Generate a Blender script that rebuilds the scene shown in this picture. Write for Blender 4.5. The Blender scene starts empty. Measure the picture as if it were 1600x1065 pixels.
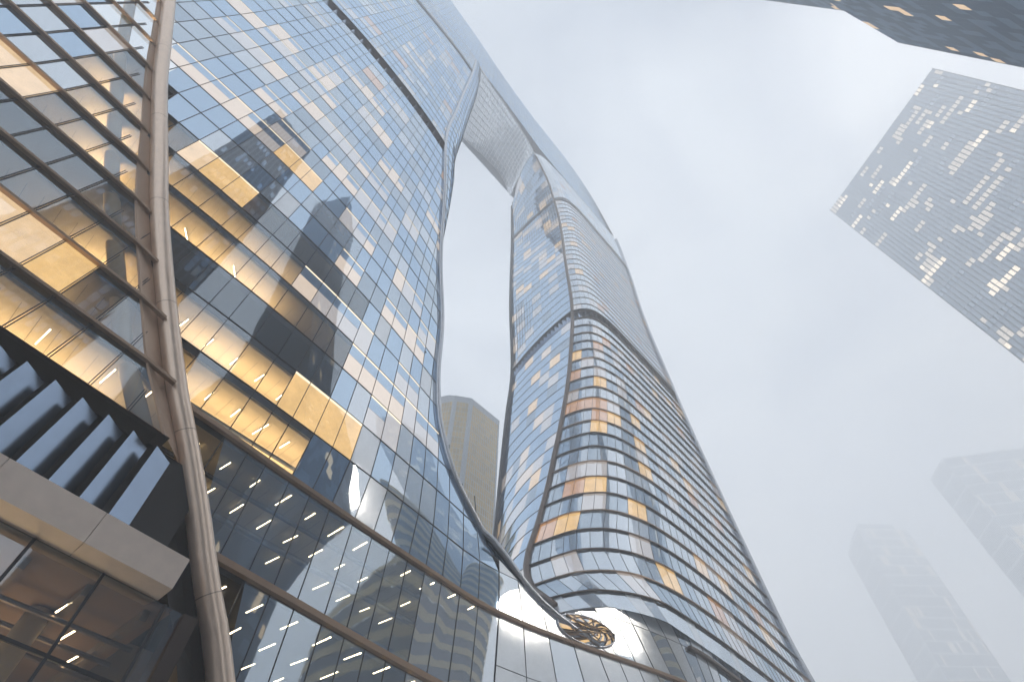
import bpy, bmesh, math, random
import numpy as np
from mathutils import Vector, Matrix
R = math.radians
random.seed(7)
C = bpy.context.scene.collection
SC = bpy.context.scene
EYE = 1.6                       # height of the camera above the ground

# ------------------------------------------------------------------ camera
cam_d = bpy.data.cameras.new('camera')
cam = bpy.data.objects.new('camera', cam_d); C.objects.link(cam)
cam_d.sensor_fit = 'HORIZONTAL'; cam_d.sensor_width = 36.0
cam_d.lens = 850 / 1600 * 36.0
cam_d.clip_start = 0.1; cam_d.clip_end = 6000
_up = Vector((0.0, -0.8245, 0.5654)); _up.x = -0.02574
_f = Vector((0, 0.56542, 0.82480)); _u = Vector((-0.025743, -0.824530, 0.565233)); _r = _f.cross(_u)
cam.matrix_world = Matrix(((_r.x, _u.x, -_f.x, 0), (_r.y, _u.y, -_f.y, 0), (_r.z, _u.z, -_f.z, EYE), (0, 0, 0, 1)))
SC.camera = cam

# ------------------------------------------------------------------ sky
SUN_AZ, SUN_EL = 106.0, 31.5     # azimuth from +Y towards +X
world = bpy.data.worlds.new('World'); SC.world = world; world.use_nodes = True
nt = world.node_tree; nt.nodes.clear()
def N(t, typ, **kw):
    n = t.nodes.new(typ)
    for k, v in kw.items(): setattr(n, k, v)
    return n
out = N(nt, 'ShaderNodeOutputWorld'); bg = N(nt, 'ShaderNodeBackground')
sky = N(nt, 'ShaderNodeTexSky', sky_type='NISHITA'); sky.sun_disc = False
sky.sun_elevation = R(SUN_EL); sky.sun_rotation = R(SUN_AZ)
tc = N(nt, 'ShaderNodeTexCoord'); mp = N(nt, 'ShaderNodeMapping'); mp.inputs['Scale'].default_value = (1.6, 1.6, 3.2)
ns = N(nt, 'ShaderNodeTexNoise'); ns.inputs['Scale'].default_value = 1.7; ns.inputs['Detail'].default_value = 7; ns.inputs['Roughness'].default_value = .55
ns.inputs['Distortion'].default_value = .6
rp = N(nt, 'ShaderNodeValToRGB'); rp.color_ramp.elements[0].position = .34; rp.color_ramp.elements[1].position = .60
rp.color_ramp.elements[0].color = (.58, .58, .58, 1); rp.color_ramp.elements[1].color = (1, 1, 1, 1)
mixc = N(nt, 'ShaderNodeMix', data_type='RGBA'); 
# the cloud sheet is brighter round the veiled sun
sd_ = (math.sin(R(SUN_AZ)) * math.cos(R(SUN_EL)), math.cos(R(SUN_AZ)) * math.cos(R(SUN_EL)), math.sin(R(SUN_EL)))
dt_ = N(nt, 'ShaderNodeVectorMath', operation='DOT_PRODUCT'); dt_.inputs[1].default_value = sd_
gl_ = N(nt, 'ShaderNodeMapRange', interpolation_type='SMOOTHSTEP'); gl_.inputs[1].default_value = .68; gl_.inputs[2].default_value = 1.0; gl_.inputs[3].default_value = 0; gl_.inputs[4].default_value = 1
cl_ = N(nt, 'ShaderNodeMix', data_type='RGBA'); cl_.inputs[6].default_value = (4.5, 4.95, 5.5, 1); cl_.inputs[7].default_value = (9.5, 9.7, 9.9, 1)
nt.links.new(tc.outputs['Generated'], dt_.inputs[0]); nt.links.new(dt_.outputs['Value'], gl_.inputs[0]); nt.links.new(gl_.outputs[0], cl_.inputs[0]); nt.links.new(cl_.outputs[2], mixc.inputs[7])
nt.links.new(tc.outputs['Generated'], mp.inputs[0]); nt.links.new(mp.outputs[0], ns.inputs['Vector'])
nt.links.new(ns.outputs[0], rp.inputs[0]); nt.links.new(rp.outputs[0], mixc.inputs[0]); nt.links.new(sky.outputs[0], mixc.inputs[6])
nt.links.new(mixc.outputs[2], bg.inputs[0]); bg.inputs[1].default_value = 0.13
nt.links.new(bg.outputs[0], out.inputs[0])

# ------------------------------------------------------------------ sun
sl = bpy.data.lights.new('sun', 'SUN'); sun = bpy.data.objects.new('sun', sl); C.objects.link(sun)
sl.energy = 1.2; sl.angle = R(11.0); sl.color = (1.0, .90, .76)
sdir = Vector((math.sin(R(SUN_AZ)) * math.cos(R(SUN_EL)), math.cos(R(SUN_AZ)) * math.cos(R(SUN_EL)), math.sin(R(SUN_EL))))
sun.rotation_euler = sdir.to_track_quat('Z', 'Y').to_euler()

SC.view_settings.view_transform = 'Standard'; SC.view_settings.look = 'None'
SC.view_settings.exposure = 0.96; SC.view_settings.gamma = 1.0
SC.cycles.use_denoising = True
SC.cycles.max_bounces = 14; SC.cycles.transparent_max_bounces = 14; SC.cycles.volume_bounces = 8
SC.cycles.sample_clamp_indirect = 6.0

# ------------------------------------------------------------------ materials
def mat(name):
    m = bpy.data.materials.new(name); m.use_nodes = True; m.node_tree.nodes.clear()
    return m, m.node_tree
def metal(name, col, rough=.35, metallic=.9, var=.12, scale=1.5):
    m, t = mat(name); o = N(t, 'ShaderNodeOutputMaterial'); p = N(t, 'ShaderNodeBsdfPrincipled')
    p.inputs['Metallic'].default_value = metallic
    tcx = N(t, 'ShaderNodeTexCoord'); n1 = N(t, 'ShaderNodeTexNoise'); n1.inputs['Scale'].default_value = scale; n1.inputs['Detail'].default_value = 5
    t.links.new(tcx.outputs['Object'], n1.inputs['Vector'])
    mx = N(t, 'ShaderNodeMix', data_type='RGBA'); mx.inputs[6].default_value = (*[c * (1 - var) for c in col], 1); mx.inputs[7].default_value = (*[min(1, c * (1 + var)) for c in col], 1)
    t.links.new(n1.outputs[0], mx.inputs[0]); t.links.new(mx.outputs[2], p.inputs['Base Color'])
    mr = N(t, 'ShaderNodeMapRange'); mr.inputs[3].default_value = rough * .8; mr.inputs[4].default_value = rough * 1.25
    t.links.new(n1.outputs[0], mr.inputs[0]); t.links.new(mr.outputs[0], p.inputs['Roughness'])
    t.links.new(p.outputs[0], o.inputs[0]); return m
def stone(name, col, rough=.85, var=.15, scale=.6):
    return metal(name, col, rough, 0.0, var, scale)
def pane_mat(name, inner, col, refl=.34, emit=0.0, wave=.005, wscale=.35, tint=(.76, .88, 1.0), edge=1.0, rough=.012, contrast=.18):
    """Coated glass: a mirror-like coat over what stands behind it ('clear' shows the room)."""
    m, t = mat(name); o = N(t, 'ShaderNodeOutputMaterial'); mx = N(t, 'ShaderNodeMixShader')
    lw = N(t, 'ShaderNodeLayerWeight'); lw.inputs[0].default_value = .5
    fr = N(t, 'ShaderNodeMath', operation='POWER'); fr.inputs[1].default_value = 4.0; t.links.new(lw.outputs['Facing'], fr.inputs[0])
    ma = N(t, 'ShaderNodeMath', operation='MULTIPLY_ADD', use_clamp=True); ma.inputs[1].default_value = (1.0 - refl) * edge; ma.inputs[2].default_value = refl
    t.links.new(fr.outputs[0], ma.inputs[0]); t.links.new(ma.outputs[0], mx.inputs[0])
    g = N(t, 'ShaderNodeBsdfGlossy'); g.inputs['Color'].default_value = (*tint, 1); 
    tcx = N(t, 'ShaderNodeTexCoord'); n1 = N(t, 'ShaderNodeTexNoise'); n1.inputs['Scale'].default_value = wscale; n1.inputs['Detail'].default_value = 2
    t.links.new(tcx.outputs['Object'], n1.inputs['Vector'])
    n3 = N(t, 'ShaderNodeTexNoise'); n3.inputs['Scale'].default_value = 1.1; n3.inputs['Detail'].default_value = 8; n3.inputs['Roughness'].default_value = .75
    t.links.new(tcx.outputs['Object'], n3.inputs['Vector'])
    r3 = N(t, 'ShaderNodeMapRange'); r3.inputs[1].default_value = .35; r3.inputs[2].default_value = .75; r3.inputs[3].default_value = rough * .5; r3.inputs[4].default_value = rough * 1.5 + .035
    t.links.new(n3.outputs[0], r3.inputs[0]); t.links.new(r3.outputs[0], g.inputs['Roughness'])
    b = N(t, 'ShaderNodeBump'); b.inputs['Strength'].default_value = wave * 5; b.inputs['Distance'].default_value = .2
    t.links.new(n1.outputs[0], b.inputs['Height']); t.links.new(b.outputs[0], g.inputs['Normal'])
    if inner == 'clear':
        a = N(t, 'ShaderNodeBsdfTransparent'); a.inputs[0].default_value = (*col, 1)
    else:
        n2 = N(t, 'ShaderNodeTexNoise'); n2.inputs['Scale'].default_value = .8; n2.inputs['Detail'].default_value = 9; n2.inputs['Roughness'].default_value = .68
        t.links.new(tcx.outputs['Object'], n2.inputs['Vector'])
        cm = N(t, 'ShaderNodeMix', data_type='RGBA'); cm.inputs[6].default_value = (*[c * (1 - contrast) for c in col], 1); cm.inputs[7].default_value = (*[min(1.4, c * (1 + contrast)) for c in col], 1)
        t.links.new(n2.outputs[0], cm.inputs[0])
        if emit:
            a = N(t, 'ShaderNodeEmission'); a.inputs[1].default_value = emit
        else:
            a = N(t, 'ShaderNodeBsdfDiffuse')
        t.links.new(cm.outputs[2], a.inputs[0])
    t.links.new(a.outputs[0], mx.inputs[1]); t.links.new(g.outputs[0], mx.inputs[2]); t.links.new(mx.outputs[0], o.inputs[0])
    return m
def emis(name, col, s):
    m, t = mat(name); o = N(t, 'ShaderNodeOutputMaterial'); e = N(t, 'ShaderNodeEmission')
    e.inputs[0].default_value = (*col, 1); e.inputs[1].default_value = s; t.links.new(e.outputs[0], o.inputs[0]); return m

M = dict(
    clear=pane_mat('clear_glass', 'clear', (.88, .88, .86), .26),
    dim=pane_mat('dim_glass', 'clear', (.72, .77, .80), .50),
    blue=pane_mat('blue_glass', 'opaque', (.09, .15, .23), .62, tint=(.66, .82, 1.0)),
    slate=pane_mat('slate_glass', 'opaque', (.05, .10, .17), .46),
    grey=pane_mat('grey_glass', 'opaque', (.34, .37, .40), .50),
    blind=pane_mat('blind_glass', 'opaque', (1.0, .80, .62), .26, emit=.52, contrast=.12),  # this and the pale blind emit, standing in for room light behind them
    paleblind=pane_mat('glowing_pale_blind_glass', 'opaque', (1.0, .88, .80), .40, emit=.36, contrast=.12),
    lit=pane_mat('lit_glass', 'opaque', (1.0, .62, .25), .18, emit=.58, contrast=.45),
    litpale=pane_mat('pale_lit_glass', 'opaque', (1.0, .70, .40), .22, emit=.58, contrast=.35),
    litorange=pane_mat('orange_lit_glass', 'opaque', (1.0, .50, .22), .30, emit=.42, contrast=.5),
    litedge=pane_mat('ceiling_glow_strip', 'opaque', (1.0, .84, .60), .15, emit=.85, contrast=.1),
    pearl=pane_mat('pearl_glass', 'opaque', (.70, .74, .78), .40, rough=.13, tint=(.92, .96, 1)),
    silver=pane_mat('silver_glass', 'opaque', (.26, .30, .34), .64, tint=(.86, .93, 1)),
    bronze=metal('bronze', (.42, .30, .22), .40, .6),
    bronzedark=metal('dark_bronze', (.17, .135, .115), .40),
    champagne=metal('champagne_metal', (.84, .72, .63), .5, .25),
    tube=metal('brushed_tube', (.84, .67, .54), .30, .6),
    steel=metal('steel_trim', (.50, .52, .56), .22, .95),
    whitesteel=metal('white_steel', (.82, .83, .84), .5, .1),
    frame=metal('dark_frame', (.035, .04, .05), .45, .3),
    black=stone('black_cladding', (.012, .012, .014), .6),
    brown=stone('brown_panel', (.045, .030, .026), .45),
    blade=metal('blade_metal', (.30, .38, .50), .22, .9),
    ceiling=stone('ceiling_board', (.56, .46, .32), .9, .10, .9),
    lobbyceil=stone('brown_ceiling', (.22, .135, .075), .8),
    slab=stone('dark_unlit_slab', (.05, .042, .036), .9),
    core=stone('core_wall', (.20, .15, .10), .9),
    column=stone('plaster_column', (.55, .42, .24), .8),
    lamp=emis('lamp_glow', (1.0, .80, .50), 7.0),
    roof=stone('roof_sheet', (.30, .32, .34)),
    ground=stone('paving', (.34, .33, .32), .9, .2, .2),
    road=stone('asphalt', (.05, .05, .052), .9, .2, .4),
    line=stone('road_paint', (.75, .75, .74), .8),
    kerb=stone('kerb_stone', (.32, .31, .30), .9),
)

# ------------------------------------------------------------------ object helpers
def empty(name, loc, rz=0.0, label=None, cat=None, group=None):
    o = bpy.data.objects.new(name, None); C.objects.link(o); o.location = loc; o.rotation_euler = (0, 0, rz)
    if label: o['label'] = label
    if cat: o['category'] = cat
    if group: o['group'] = group
    return o
class MB:
    def __init__(s): s.v = []; s.f = []; s.mi = []; s.mats = []; s.nrm = {}
    def slot(s, m):
        if m not in s.mats: s.mats.append(m)
        return s.mats.index(m)
    def quad(s, a, b, c, d, m):
        i = len(s.v); s.v += [tuple(a), tuple(b), tuple(c), tuple(d)]; s.f.append((i, i + 1, i + 2, i + 3)); s.mi.append(s.slot(m))
    def poly(s, pts, m):
        i = len(s.v); s.v += [tuple(p) for p in pts]; s.f.append(tuple(range(i, i + len(pts)))); s.mi.append(s.slot(m))
    def hexa(s, p, m):
        """eight corners: bottom ring 0-3, top ring 4-7"""
        i = len(s.v); s.v += [tuple(q) for q in p]; k = s.slot(m)
        for f in ((0, 3, 2, 1), (4, 5, 6, 7), (0, 1, 5, 4), (1, 2, 6, 5), (2, 3, 7, 6), (3, 0, 4, 7)):
            s.f.append(tuple(i + j for j in f)); s.mi.append(k)
    def box(s, x0, x1, y0, y1, z0, z1, m):
        s.hexa([(x0, y0, z0), (x1, y0, z0), (x1, y1, z0), (x0, y1, z0), (x0, y0, z1), (x1, y0, z1), (x1, y1, z1), (x0, y1, z1)], m)
    def bar(s, a, b, side, outw, w, d0, d1, m):
        """box bar from a to b; side = width direction, outw = outward; spans d0..d1 outward"""
        a = np.array(a); b = np.array(b); side = np.array(side) * w / 2; outw = np.array(outw)
        p = [a - side + outw * d0, a + side + outw * d0, a + side + outw * d1, a - side + outw * d1]
        q = [b - side + outw * d0, b + side + outw * d0, b + side + outw * d1, b - side + outw * d1]
        s.hexa(p + q, m)
    def tube(s, pts, r, m, n=14, cap=True):
        pts = [Vector(p) for p in pts]; k = s.slot(m); rings = []
        rr = r if hasattr(r, '__len__') else [r] * len(pts)
        prev = None
        for i, p in enumerate(pts):
            tdir = (pts[min(i + 1, len(pts) - 1)] - pts[max(i - 1, 0)]).normalized()
            if prev is None:
                ref = Vector((0, 0, 1)) if abs(tdir.z) < .9 else Vector((1, 0, 0))
                u = tdir.cross(ref).normalized()
            else:
                u = (prev - tdir * prev.dot(tdir)).normalized()
            prev = u; w = tdir.cross(u)
            base = len(s.v); rings.append(base)
            for j in range(n):
                a = 2 * math.pi * j / n
                s.v.append(tuple(p + (u * math.cos(a) + w * math.sin(a)) * rr[i]))
        for i in range(len(rings) - 1):
            for j in range(n):
                s.f.append((rings[i] + j, rings[i] + (j + 1) % n, rings[i + 1] + (j + 1) % n, rings[i + 1] + j)); s.mi.append(k)
        if cap:
            s.f.append(tuple(rings[0] + j for j in range(n))[::-1]); s.mi.append(k)
            s.f.append(tuple(rings[-1] + j for j in range(n))); s.mi.append(k)
    def grid(s, P, m):
        """P[i][j] points, shared verts"""
        k = s.slot(m); b = len(s.v); ni = len(P); nj = len(P[0])
        for row in P: s.v += [tuple(q) for q in row]
        for i in range(ni - 1):
            for j in range(nj - 1):
                s.f.append((b + i * nj + j, b + i * nj + j + 1, b + (i + 1) * nj + j + 1, b + (i + 1) * nj + j)); s.mi.append(k)
    def build(s, name, parent=None, smooth=False, **props):
        me = bpy.data.meshes.new(name); me.from_pydata([tuple(float(c) for c in v) for v in s.v], [], s.f)
        for mm in s.mats: me.materials.append(M[mm] if isinstance(mm, str) else mm)
        me.polygons.foreach_set('material_index', s.mi)
        if smooth: me.polygons.foreach_set('use_smooth', [True] * len(s.f))
        me.update()
        if s.nrm:          # curved glass: shading normals follow the designed surface
            me.polygons.foreach_set('use_smooth', [True] * len(s.f))
            ln = []
            for fi, f in enumerate(s.f):
                ln += [tuple(float(x) for x in q) for q in s.nrm[fi]] if fi in s.nrm else [(0.0, 0.0, 0.0)] * len(f)
            me.normals_split_custom_set(ln)
        o = bpy.data.objects.new(name, me); C.objects.link(o)
        if parent: o.parent = parent
        for k, v in props.items(): o[k] = v
        return o

# smooth 1-D interpolation (monotone-ish cubic) of rows of values
def curve(xs, ys):
    xs = np.array(xs, float); ys = np.array(ys, float)
    d = np.diff(ys, axis=0) / (np.diff(xs).reshape((-1,) + (1,) * (ys.ndim - 1)))
    h = np.diff(xs)
    mm = np.zeros_like(ys)
    mm[0] = d[0]; mm[-1] = d[-1]
    for i in range(1, len(xs) - 1):
        mm[i] = (d[i - 1] * h[i] + d[i] * h[i - 1]) / (h[i] + h[i - 1])
    def f(x):
        if x <= xs[0]: return ys[0] + (x - xs[0]) * mm[0]
        if x >= xs[-1]: return ys[-1] + (x - xs[-1]) * mm[-1]
        i = int(np.searchsorted(xs, x)) - 1; t = (x - xs[i]) / h[i]
        return (2 * t**3 - 3 * t**2 + 1) * ys[i] + (t**3 - 2 * t**2 + t) * h[i] * mm[i] + (-2 * t**3 + 3 * t**2) * ys[i + 1] + (t**3 - t**2) * h[i] * mm[i + 1]
    return f

# ================================================================== GROUND
g = MB(); g.box(-3000, 3000, -3000, 3000, -1.0, 0.0, 'ground'); g.build('ground', kind='structure')
g = MB(); g.box(-3, 5, -300, 400, .004, .008, 'road')
_o = g.build('road', kind='structure'); _o.rotation_euler = (0, 0, R(-43)); _o.location = (16, -4, 0)
g = MB()
for i in range(-40, 50): g.box(.93, 1.07, i * 6.0, i * 6.0 + 3, .012, .016, 'line')
_o = g.build('lane_marking', kind='structure'); _o.rotation_euler = (0, 0, R(-43)); _o.location = (16, -4, 0)
g = MB(); g.box(-3.3, -3.0, -300, 400, 0, .13, 'kerb'); g.box(5.0, 5.3, -300, 400, 0, .13, 'kerb')
_o = g.build('kerb', kind='structure'); _o.rotation_euler = (0, 0, R(-43)); _o.location = (16, -4, 0)

# ================================================================== THE TWIN TOWER
# local frame: s runs along the long facade, n is the distance out of its plane, z above the eye
ORG = Vector((-42, 4.4, 0)); TH = math.atan2(.73157824, .6817575)
tower = empty('twin_tower', ORG, TH,
              'huge curved glass twin tower joined overhead round a tall slot edged with bronze tubes', 'tower')
def P(s, n, z): return (s, -n, z + EYE)
def lk(k): return 4.5 * (18.2 - k) if k <= 12 else (19.9 - 7.9 * (k - 13))
# plan offset of the left half
SB = [-12, 0, 10, 20, 30, 40, 50, 60]
_nb = curve([4, 20, 28, 32, 41, 50, 60, 72, 86, 131, 180, 244, 300],
            [[1.0, 1.0, .8, .6, .2, -.5, -1.4, -2.0],
             [1.0, .8, .6, .4, .1, -.6, -1.4, -1.9], [1.0, .9, .8, .6, .1, -.6, -1.1, -1.5], [1.0, .9, .9, .8, .5, 0, -.8, -1.8],
             [.9, .9, .9, .9, .6, -.2, -1.6, -3.2], [.9, .9, .9, .9, .45, -.8, -2.8, -5.2], [.6, .7, .75, .7, 0, -1.5, -3.9, -7],
             [-.1, .2, .5, .3, -.7, -2.4, -5, -9], [-.6, -.2, 0, -.5, -1.6, -3.3, -6.3, -11], [-1.0, -.5, -.4, -.9, -1.9, -3.6, -6.3, -10.5],
             [-1.8, -1.4, -1.4, -1.9, -2.8, -4.3, -6.6, -10], [-2.8, -2.8, -2.9, -3, -3.4, -4.4, -6, -9], [-6, -6, -6, -6, -6.3, -7, -9, -12]])
def nB(s, z): return float(curve(SB, _nb(z))(s))
nB0 = nB
_se = curve([26, 28, 30, 35, 40.7, 47, 54, 70, 88, 112, 137, 175, 231, 292],
            [79, 75.5, 69.4, 62.3, 55.6, 52.6, 51.5, 51, 48.2, 44.2, 39.4, 38.7, 38.4, 38])
def sE(z): return float(_se(z))
_st = curve([-1.6, 13.5, 15.3, 17.5, 19, 21, 23, 25.1, 27.7, 30.2, 32.9, 35.4, 38.1, 42.3, 47.9, 53.7, 58.4, 66.5, 74.7, 95, 110],
            [48, 38.5, 37.3, 35.6, 34.5, 33.1, 31.6, 30, 27.9, 26.1, 24.2, 22.5, 20.7, 18, 14.7, 11.3, 8.6, 4.4, .2, -10, -18])
def sT(z): return float(_st(z))
_nd = curve([0, 10, 20, 28, 34, 40], [4.6, 5.0, 5.3, 5.5, 5.4, 4.7])
_sr = curve([0, 50, 57, 70, 83, 120, 150, 193, 244, 311, 345], [136, 138, 139.5, 141, 142, 142.5, 145, 147.5, 153, 154, 140])
def sR(z): return float(_sr(z))
def nLow(s, z):
    """facade below the slot: swells from the left half to the right half"""
    a = nB0(58, z); b = float(_nd(z))
    if s <= 58: return nB0(s, z)
    t = min(1, (s - 58) / 34.0); t2 = t * t * (3 - 2 * t)
    return a + (b - a) * t2 + min(0.0, (31 - (s - 58)) * 0)
DT = {37: [(75.2, -6), (75.8, -3.7), (76.7, -1.5), (77.8, .2), (80.3, 2.3), (83.6, 4), (87.3, 4.7), (96.9, 5.2), (108, 5.3)],
      41: [(77.3, -10), (77.6, -8), (78.2, -5.2), (79.1, -2.8), (81.4, .1), (84.8, 2.3), (90.7, 3.7), (99, 4.4), (112, 4.5)],
      46: [(79, -12.3), (79.5, -9.4), (80.1, -6.4), (81, -3.7), (83.5, -.7), (87.4, 1.5), (93.7, 3.0), (104, 3.6), (117, 3.6)],
      55: [(82.3, -12.7), (82.6, -10.2), (83, -7.7), (83.9, -5.5), (86.5, -2), (91, .3), (97, 1.6), (107, 2.2), (122, 2)],
      64: [(85.2, -12.7), (85.5, -10), (86.2, -7.3), (87.2, -5), (90, -2.1), (94.3, -.3), (100, .7), (110, 1.2), (124, 1.0)],
      73: [(87.4, -12.4), (88, -9), (89.1, -5.8), (90.4, -4.1), (93.2, -2.2), (97.5, -1.0), (103, -.2), (113, .2), (127, .2)],
      86: [(90.4, -11.8), (91, -8.9), (92.2, -6), (93.9, -4.3), (97.2, -2.7), (101.3, -1.8), (107, -1.4), (117, -.9), (130, -.9)],
      104: [(93.8, -11), (94.6, -8.4), (95.6, -6.2), (97.1, -4.5), (100.5, -3.2), (105, -2.5), (110, -2.2), (120, -2), (133, -2)],
      118: [(95.6, -10.4), (96.3, -8.5), (97.4, -6.5), (99.2, -5.0), (102.4, -3.9), (106.5, -3.3), (112, -3.0), (122, -2.8), (135, -2.8)],
      131: [(97.2, -10), (98.2, -7.8), (99.6, -6.0), (101.6, -4.8), (105, -4.0), (109.5, -3.6), (115, -3.5), (125, -3.5), (138, -3.6)],
      172: [(100, -11.1), (100.9, -9.4), (102.1, -8.0), (103.8, -7.0), (106.7, -6.4), (110.8, -6.1), (116, -6), (126, -5.9), (140, -5.9)],
      244: [(102, -13.5), (103, -11.7), (104.7, -10.1), (107, -9.1), (110.3, -8.5), (114.5, -8.1), (120, -8), (130, -8), (144, -8)],
      270: [(97, -13.5), (98.5, -11.7), (101, -10.5), (105, -9.7), (110, -9.3), (115, -9), (121, -9), (131, -9), (145, -9)],
      288: [(86, -13), (90, -11.2), (95, -10.5), (101, -10.1), (107, -9.9), (114, -9.8), (121, -9.8), (131, -9.8), (146, -9.8)]}
_dt = curve(sorted(DT), [DT[z] for z in sorted(DT)])
NC = 34
def dcols(z, m=NC):
    """plan points of the right half's facade at height z, evenly spaced from the slot trim to the right trim"""
    T = _dt(z); f = curve(np.arange(9), T); pts = [f(u) for u in np.linspace(0, 8, 49)]
    e = pts[-1]; r = sR(z)
    pts += [np.array((e[0] + (r - e[0]) * t, e[1] - .3 * t)) for t in (.33, .66, 1.0)]
    pts = np.array(pts); L = np.concatenate([[0], np.cumsum(np.hypot(*np.diff(pts, axis=0).T))])
    q = np.linspace(0, L[-1], m + 1)
    return np.stack([np.interp(q, L, pts[:, 0]), np.interp(q, L, pts[:, 1])], 1)
def trimD(z): return _dt(z)[0]

LARGE = []            # (area-ish key, builder) of single panes
REST = MB()           # every other pane of the tower
FRAME = MB()          # mullions and thin floor lines
def tilt(a=.006): return random.uniform(-a, a)
def add_pane(q, m, near, nrm=None, edge_line=False):
    """q: four local points, lower-left, lower-right, upper-right, upper-left"""
    c = [np.array(p, float) for p in q]
    u = c[1] - c[0]; v = c[3] - c[0]; nn = np.cross(u, v); l = np.linalg.norm(nn)
    if l < .25: return
    nn /= l; a = math.sqrt(l)
    ins = [.05, .05]
    mid = sum(c) / 4
    c = [mid + (p - mid) * .985 for p in c]
    tx, ty = tilt(), tilt()
    c = [c[0] + nn * (tx + ty), c[1] + nn * (-tx + ty), c[2] + nn * (-tx - ty), c[3] + nn * (tx - ty)]
    if nrm is not None:
        jit = np.array((random.gauss(0, .0016), random.gauss(0, .0016), random.gauss(0, .0016)))
        nrm = [np.array(x) / np.linalg.norm(x) + jit for x in nrm]
        nrm = [x / np.linalg.norm(x) for x in nrm]
    if edge_line and m in ('blind', 'paleblind', 'lit', 'litpale'):
        top = [c[3] + (c[0] - c[3]) * .06, c[2] + (c[1] - c[2]) * .06]
        REST.quad(top[0] + nn * .014, top[1] + nn * .014, c[2] + nn * .014, c[3] + nn * .014, 'litedge')  # glowing strip on the pane imitates the lit ceiling edge behind it
        if m in ('blind', 'paleblind') and random.random() < .6:
            f = .42; lo = [c[3] + (c[0] - c[3]) * f, c[2] + (c[1] - c[2]) * f]
            REST.quad(lo[0] + nn * .01, lo[1] + nn * .01, top[1] + nn * .01, top[0] + nn * .01, 'blue')
    if near is not None: LARGE.append((near, c, m, nrm))
    else:
        if nrm is not None: REST.nrm[len(REST.f)] = nrm
        REST.quad(*c, m)
def facing(a, b, up=(0, 0, 1)):
    t = np.array(b, float) - np.array(a, float); o = np.cross(t, up); return o / max(1e-6, np.linalg.norm(o))

MUL = [-11.8, -9.4, -7, -4.7, -2.3, 0, 2.55, 5.05, 7.6, 10.05, 12.6, 14.8, 17.0, 19.5, 21.8, 23.5, 25.4, 27.2, 29.6, 32, 34, 35.6, 37.8, 39.8, 41.8, 44.2, 46.3, 48.3, 50.4, 52.5, 54.6, 57, 59.4, 62, 64, 66.4, 68.8, 71.2, 73.6, 76]

# lit and curtained panes of the left half: row -> list of (s from, s to, kind)
SPEC = {6: [(14.8, 17, 'litpale'), (17, 21.9, 'lit')], 3: [(5, 10, 'blind'), (10, 12.7, 'blind'), (12.7, 17.1, 'blind'), (17.1, 19.6, 'paleblind'), (19.6, 25.5, 'lit'), (34, 36, 'blind'), (39, 42, 'blind')],
        1: [(24, 29.7, 'blind'), (29.7, 34, 'paleblind')], -1: [(2.5, 10, 'paleblind'), (10, 12.7, 'blind'), (15, 19.7, 'blind'), (19.7, 27, 'paleblind')],
        -3: [(-3, 5, 'blind'), (5, 12.6, 'paleblind'), (17, 19.7, 'blind'), (30, 35.7, 'blind')], -4: [(6, 10, 'blind'), (12.5, 17, 'blind')],
        10: [(34, 42, 'lit'), (48, 52, 'grey')], 8: [(38, 46.4, 'blind'), (46.4, 52, 'paleblind')], 7: [(29.6, 32, 'blind'), (32, 39.9, 'paleblind'), (44, 48, 'paleblind')],
        5: [(32, 36, 'blind'), (36, 39.9, 'slate'), (39.9, 48, 'blind')], 4: [(39.8, 44.3, 'grey')], 9: [(41.7, 46, 'paleblind')]}
def row_kind(k, s):
    for a, b, m in SPEC.get(k, []):
        if a - .1 <= s <= b + .1: return m
    return None
rnd = random.Random(3)
runs = {}
def b_kind(k, s, i):
    m = row_kind(k, s)
    if m: return m
    if k >= 12: return 'dim' if s < 52 else 'silver'
    if k >= 6 and s < 38: return 'clear'
    if k >= 5: return 'pearl' if rnd.random() < .10 else 'silver' if rnd.random() < .3 else 'blue'
    key = (k, i // 2)
    if key not in runs:
        x = rnd.random()
        runs[key] = ('paleblind' if x < (.20 if k % 2 else .04) else 'blind' if x < (.31 if k % 2 else .06) else 'slate' if x < (.34 if k % 2 else .12) else 'grey' if x < .38 else 'litorange' if x < .405 else 'silver' if x < .46 else 'blue')
    return runs[key]

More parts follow.
